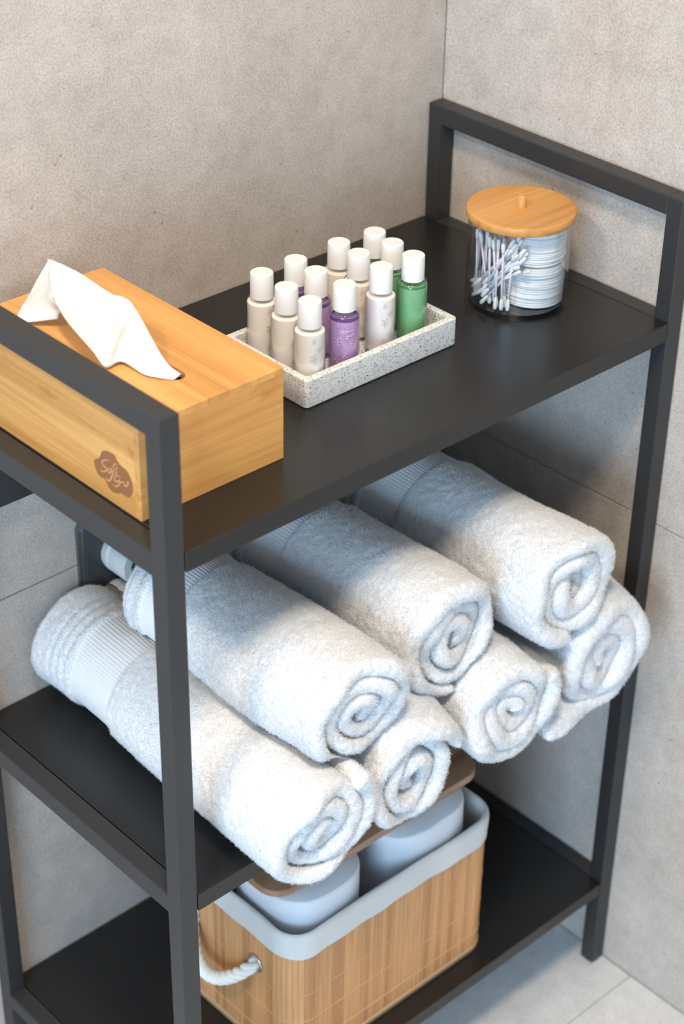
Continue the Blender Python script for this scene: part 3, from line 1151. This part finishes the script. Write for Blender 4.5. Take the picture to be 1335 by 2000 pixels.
    P[:, 2] += zc - droop * np.clip(-P[:, 1], 0, 1)
    lo = S2 + 0.0008 - np.clip((-P[:, 1] - 0.004) / 0.03, 0, 1) * 0.08
    under = P[:, 2] < lo + 0.006
    on = (P[:, 1] > -0.034)
    zz = P[:, 2]
    soft = lo + 0.006 * np.exp(np.minimum((zz - lo - 0.006) / 0.006, 0))
    P[:, 2] = np.where(under & on, soft, zz)
    for (qxf, qxb, qyf, qyb, qz, qrx, qrz, qdr) in LAID:
        tt_ = np.clip((P[:, 1] - qyf) / (qyb - qyf), 0, 1)
        dx = P[:, 0] - (qxf + (qxb - qxf) * tt_)
        dz = P[:, 2] - (qz - qdr * np.clip(-P[:, 1], 0, 1))
        m = np.sqrt((dx / qrx) ** 2 + (dz / qrz) ** 2) + 1e-6
        yin = np.clip((P[:, 1] - qyf) / 0.012, 0, 1) * np.clip((qyb - P[:, 1]) / 0.012, 0, 1)
        k = np.where(m < 1, 1 + (1 / m - 1) * yin, 1)
        k = np.minimum(k, 1.9)
        P[:, 0] += dx * (k - 1)
        P[:, 2] += dz * (k - 1)
    LAID.append((xf, xb, yf, yb, zc, R * sx_ * 0.985, R * squash * 0.985, droop))
    # faces
    ii, jj = np.meshgrid(np.arange(nl), np.arange(nyf - 1), indexing='ij')
    i2 = (ii + 1) % nl
    F1 = np.stack([ii * nyf + jj, i2 * nyf + jj, i2 * nyf + jj + 1, ii * nyf + jj + 1], 2).reshape(-1, 4)
    b0 = len(P1)
    full = np.concatenate([(io * nyf + nyf - 1)[:, None], b0 + np.arange(no * nyo2).reshape(no, nyo2)], 1)
    F2 = np.stack([full[:-1, :-1], full[1:, :-1], full[1:, 1:], full[:-1, 1:]], 2).reshape(-1, 4)
    if mirror:
        F1 = F1[:, ::-1]
        F2 = F2[:, ::-1]
    F1 = F1[:, ::-1]
    F2 = F2[:, ::-1]
    # uv (arc length, y) per vertex
    U = np.concatenate([np.repeat(s[loop_c], nyf), np.repeat(s[io], nyo2)])
    V = P[:, 1]
    fb = inband[F2].sum(1) >= 3

    def build(nm, F, mat, parent=None):
        used, inv = np.unique(F, return_inverse=True)
        me = bpy.data.meshes.new(nm)
        v = P[used].copy()
        v -= np.array([xf, (yf + yb) / 2, zc - R])
        me.vertices.add(len(v))
        me.vertices.foreach_set('co', v.astype(np.float32).ravel())
        nf = len(F)
        me.loops.add(nf * 4)
        me.polygons.add(nf)
        me.loops.foreach_set('vertex_index', inv.ravel().astype(np.int32))
        me.polygons.foreach_set('loop_start', np.arange(0, nf * 4, 4, dtype=np.int32))
        me.update(calc_edges=True)
        me.validate()
        uvl = me.uv_layers.new(name='UVMap')
        uvl.data.foreach_set('uv', np.stack([U[F.ravel()], V[F.ravel()]], 1).astype(np.float32).ravel())
        o = obj(nm, me, mat, None, True)
        if parent is not None:
            o.parent = parent
        return o
    root = build(name, np.concatenate([F1, F2[~fb]]), M_TERRY)
    root.location = (xf, (yf + yb) / 2, zc - R)
    if fb.any():
        bo = build('woven_band', F2[fb], M_BAND, root)
        bo['label'] = 'smooth woven border band'
    tag(root, label, 'towel', 'rolled white towels on the middle shelf')
    # terry pile
    root.modifiers.new('pile', 'PARTICLE_SYSTEM')
    ps = root.particle_systems[0]
    st = ps.settings
    st.type = 'HAIR'
    st.count = 150000
    st.hair_step = 2
    st.render_step = 2
    st.display_step = 1
    st.use_advanced_hair = True
    st.normal_factor = 0.0005
    st.brownian_factor = 0.0006
    st.hair_length = 0.0011
    st.root_radius = 1.0
    st.tip_radius = 0.6
    st.radius_scale = 0.00020
    st.child_type = 'NONE'
    ps.seed = seed
    return root


D2R = PI / 180
towel('rolled_towel', 'large rolled white towel at the left end of the bottom row', 0.119, 0.136, S2 + 0.0630, -0.068, 0.342, 0.0640, 0.0165, 3.0, 45 * D2R, 11, 0.985, 1.10, (0.205, 0.275))
towel('rolled_towel', 'rolled white towel in the bottom row, second from the left post', 0.2490, 0.2580, S2 + 0.0600, -0.060, 0.255, 0.0640, 0.0175, 2.7, 165 * D2R, 12, 0.98, 1.08, (0.17, 0.22), mirror=True, wob=2.4, recess=0.010, droop=0.30)
towel('rolled_towel', 'rolled white towel in the bottom row, between crumpled rolls near the middle', 0.386, 0.3930, S2 + 0.0620, -0.058, 0.255, 0.0640, 0.0165, 3.0, 18 * D2R, 13, 0.98, 1.12, (0.17, 0.22), droop=0.1)
towel('rolled_towel', 'loosely rolled white towel with a hanging flap at the right end of the bottom row', 0.5310, 0.5360, S2 + 0.0650, -0.054, 0.255, 0.0680, 0.0175, 2.8, 268 * D2R, 14, 1.0, 1.04, (0.17, 0.22), tail=0.085, mirror=True, wob=2.2, recess=0.008, droop=0.30)
towel('rolled_towel', 'rolled white towel on top of the stack nearest the left front post', 0.1920, 0.1930, S2 + 0.1500, -0.045, 0.245, 0.0640, 0.0165, 3.0, -105 * D2R, 15, 1.0, 1.10, (0.172, 0.218))
towel('rolled_towel', 'rolled white towel in the middle of the top row', 0.3340, 0.3300, S2 + 0.1540, -0.024, 0.262, 0.0670, 0.0170, 3.0, -92 * D2R, 16, 1.0, 1.10, (0.172, 0.225), recess=0.012)
towel('rolled_towel', 'rolled white towel at the right end of the top row', 0.4780, 0.4760, S2 + 0.1610, -0.050, 0.245, 0.0650, 0.0165, 3.0, -98 * D2R, 17, 1.0, 1.08, (0.150, 0.205), recess=0.010)

# ------------------------------------------------------------------ bamboo basket
bx0, bx1, by0, by1 = 0.1640, 0.4690, 0.0280, 0.2550
bcx, bcy = (bx0 + bx1) / 2, (by0 + by1) / 2
bhx, bhy = (bx1 - bx0) / 2, (by1 - by0) / 2
BKH = 0.202
bk = thing('storage_basket', (bcx, bcy, S3), 'bamboo slat basket with off-white cloth lining and rope handle on the bottom shelf', 'basket')
path = []
RC = 0.030
dense = rrect(bhx, bhy, RC, 24)
dense.append(dense[0])
dd = [0]
for p, q in zip(dense, dense[1:]):
    dd.append(dd[-1] + math.hypot(q[0] - p[0], q[1] - p[1]))
per = dd[-1]


def on_path(t, grow=0.0):
    t = t % per
    i = max(0, min(len(dd) - 2, int(np.searchsorted(dd, t) - 1)))
    f = (t - dd[i]) / max(dd[i + 1] - dd[i], 1e-9)
    p, q = dense[i], dense[i + 1]
    x = p[0] + (q[0] - p[0]) * f
    y = p[1] + (q[1] - p[1]) * f
    dx, dy = q[0] - p[0], q[1] - p[1]
    l = math.hypot(dx, dy) or 1
    nx, ny = dy / l, -dx / l
    return bcx + x + nx * grow, bcy + y + ny * grow, math.atan2(dy, dx)


SW = 0.0062
nsl = int(round(per / SW))
SW = per / nsl
slat_me = box_bm(-SW / 2 + 0.00006, SW / 2 - 0.00006, -0.0007, 0.0007, 0, BKH - 0.016, 0.00022, 1)
sl0 = obj('tmp', slat_me, M_SLAT)
for k in range(nsl):
    x, y, a = on_path((k + 0.5) * SW, 0.0)
    s = sl0.copy()
    s.name = 'slat'
    C.objects.link(s)
    s.parent = bk
    s.matrix_parent_inverse = Matrix.Translation((-bcx, -bcy, -S3))
    lean = 0.0022
    s.location = (x, y, S3 + 0.002)
    s.rotation_euler = (0, 0, a)
bpy.data.objects.remove(sl0)


def path_ring(z, grow, n=120):
    return [(on_path(per * k / n, grow)[0], on_path(per * k / n, grow)[1], z) for k in range(n)]


for zz in (S3 + 0.030, S3 + 0.072, S3 + 0.112):
    obj('stitch_thread', tube_bm(path_ring(zz, 0.0009), 0.00055, 5, True), M_THREAD, bk, True)
obj('base_band', loft_bm([path_ring(S3 + 0.0005, -0.001), path_ring(S3 + 0.0005, 0.0016), path_ring(S3 + 0.0085, 0.0018), path_ring(S3 + 0.0095, 0.0008)], False, False), M_TRIM, bk, True)
obj('base_panel', loft_bm([path_ring(S3 + 0.0006, -0.0012), path_ring(S3 + 0.003, -0.0012)]), M_TRIM, bk)
# cloth lining folded over the rim, slightly wavy
rs = np.random.RandomState(4)
ph = rs.rand(8) * 6.28


def wav(t, a, k):
    return a * math.sin(k * 2 * PI * t + ph[k % 8]) + 0.5 * a * math.sin((2 * k + 1) * 2 * PI * t + ph[(k + 3) % 8])


NL = 220
rows = [(-0.0325, 0.0026, 0.0007, 5), (-0.0305, 0.0036, 0.0008, 6), (-0.025, 0.0034, 0.0006, 7), (-0.016, 0.0036, 0.0006, 4), (-0.008, 0.0040, 0.0006, 5), (-0.002, 0.0036, 0.0006, 5), (0.0015, 0.0018, 0.0006, 5),
        (0.0026, -0.0004, 0.0008, 4), (0.0010, -0.0028, 0.0010, 6), (-0.006, -0.0044, 0.0013, 7), (-0.020, -0.0046, 0.0013, 5), (-0.050, -0.0042, 0.0010, 5), (-0.100, -0.0040, 0.0010, 4), (-0.185, -0.0040, 0.0004, 4)]
rings = []
for dz, g, am, kk in rows:
    ring = []
    for i in range(NL):
        t = i / NL
        x, y, a = on_path(per * t, g + wav(t, am, kk))
        zz = S3 + BKH + dz + (wav(t, 0.0014, 4) if dz > -0.05 else 0) + (0.0008 * math.sin(40 * t * PI) if dz < -0.030 and dz > -0.05 else 0)
        ring.append((x, y, zz))
    rings.append(ring)
ln = obj('cloth_lining', loft_bm(rings, False, False), M_LINER, bk, True)
ln.modifiers.new('sub', 'SUBSURF').levels = 1
ln.modifiers['sub'].render_levels = 1


# rope handle on the left end, with eyelets
def rope_handle(parent):
    ea, eb = (bx0 - 0.001, 0.0865 + 0.002), (bx0 - 0.001, by1 - 0.060)
    zc = S3 + 0.129
    n = 72
    cl = []
    for i in range(n + 1):
        t = i / n
        y = ea[1] + (eb[1] - ea[1]) * t
        sag = math.sin(PI * t)
        cl.append(Vector((bx0 + 0.004 - 0.030 * sag ** 0.55, y, zc - 0.040 * sag ** 0.8)))
    b = bmesh.new()
    for s in range(3):
        pts = []
        for i, p in enumerate(cl):
            a = 2 * PI * (s / 3) + i / n * 2 * PI * 5.0
            q = cl[min(i + 1, n)] - cl[max(i - 1, 0)]
            q.normalize()
            u = q.orthogonal().normalized()
            u = Vector((0, 0, 1)).cross(q).normalized()
            v = q.cross(u)
            pts.append(p + u * 0.0040 * math.cos(a) + v * 0.0040 * math.sin(a))
        tube_bm(pts, 0.0042, 10, False, b)
    r = obj('rope_handle', b, M_ROPE, parent, True)
    r['label'] = 'white twisted cotton rope handle'
    for yy in (ea[1], eb[1]):
        e = lathe_bm([(0.0075, 0.0), (0.0115, 0.0), (0.0115, 0.0012), (0.0098, 0.0024), (0.0075, 0.0014)], 24, True)
        bmesh.ops.rotate(e, verts=e.verts, cent=(0, 0, 0), matrix=Matrix.Rotation(-PI / 2, 3, 'Y'))
        bmesh.ops.translate(e, verts=e.verts, vec=(bx0 - 0.0008, yy, zc))
        obj('eyelet', e, M_STEEL, parent, True)


rope_handle(bk)


# paper packs standing in the basket
def pack(x0, x1, y0, y1, z0, z1, label, seed):
    cx_, cy_ = (x0 + x1) / 2, (y0 + y1) / 2
    hx_, hy_ = (x1 - x0) / 2, (y1 - y0) / 2
    n = 72
    rings = []
    prof = [(0.90, 0.0), (0.985, 0.004), (1.0, 0.012)] + [(1.0, t) for t in np.linspace(0.02, z1 - z0 - 0.012, 12)] + [(1.0, z1 - z0 - 0.005), (0.992, z1 - z0 - 0.0015), (0.97, z1 - z0), (0.6, z1 - z0 + 0.0004), (0.3, z1 - z0 + 0.0002), (0.02, z1 - z0)]
    for sc, h in prof:
        ring = []
        for k in range(n):
            a = 2 * PI * k / n
            c, s = math.cos(a), math.sin(a)
            e = 2 / 2.9
            x = hx_ * sc * math.copysign(abs(c) ** e, c)
            y = hy_ * sc * math.copysign(abs(s) ** e, s)
            ring.append((x, y, h))
        rings.append(ring)
    P = np.array(rings).reshape(-1, 3)
    w = vnoise(P + seed, 45, seed) * 0.0012 + vnoise(P + seed, 14, seed) * 0.0016
    l = np.hypot(P[:, 0], P[:, 1]) + 1e-6
    P[:, 0] += P[:, 0] / l * w
    P[:, 1] += P[:, 1] / l * w
    rings = P.reshape(len(prof), n, 3).tolist()
    o = obj('paper_pack', loft_bm(rings), M_PACK, None, True)
    o.location = (cx_, cy_, z0)
    tag(o, label, 'paper pack', 'white paper packs in the basket')
    return o


PB = S3 + 0.014
pack(0.1745, 0.2905, 0.0365, 0.1600, S3 + 0.004, 0.371, 'white wrapped paper pack at the left end of the basket, under the large towel', 1)
pack(0.3200, 0.4500, 0.0365, 0.1600, S3 + 0.004, 0.372, 'white wrapped paper pack at the right end of the bamboo basket', 2)

# rounded board resting on the packs
bdx0, bdx1, bdy0, bdy1 = 0.166, 0.4780, 0.0590, 0.2000
bz = 0.3745
o1 = rrect((bdx1 - bdx0) / 2, (bdy1 - bdy0) / 2, 0.026, 8)


def br(ds, z):
    return [((bdx0 + bdx1) / 2 + a * (1 - ds / 0.15), (bdy0 + bdy1) / 2 + c * (1 - ds / 0.07), z) for a, c in o1]


bd = obj('serving_board', loft_bm([br(0.001, bz), br(0, bz + 0.001), br(0, bz + 0.009), br(0.001, bz + 0.010)]), M_TRAYW)
auto_smooth(bd, 40)
tag(bd, 'brown wooden board with rounded corners lying on the paper packs', 'board')
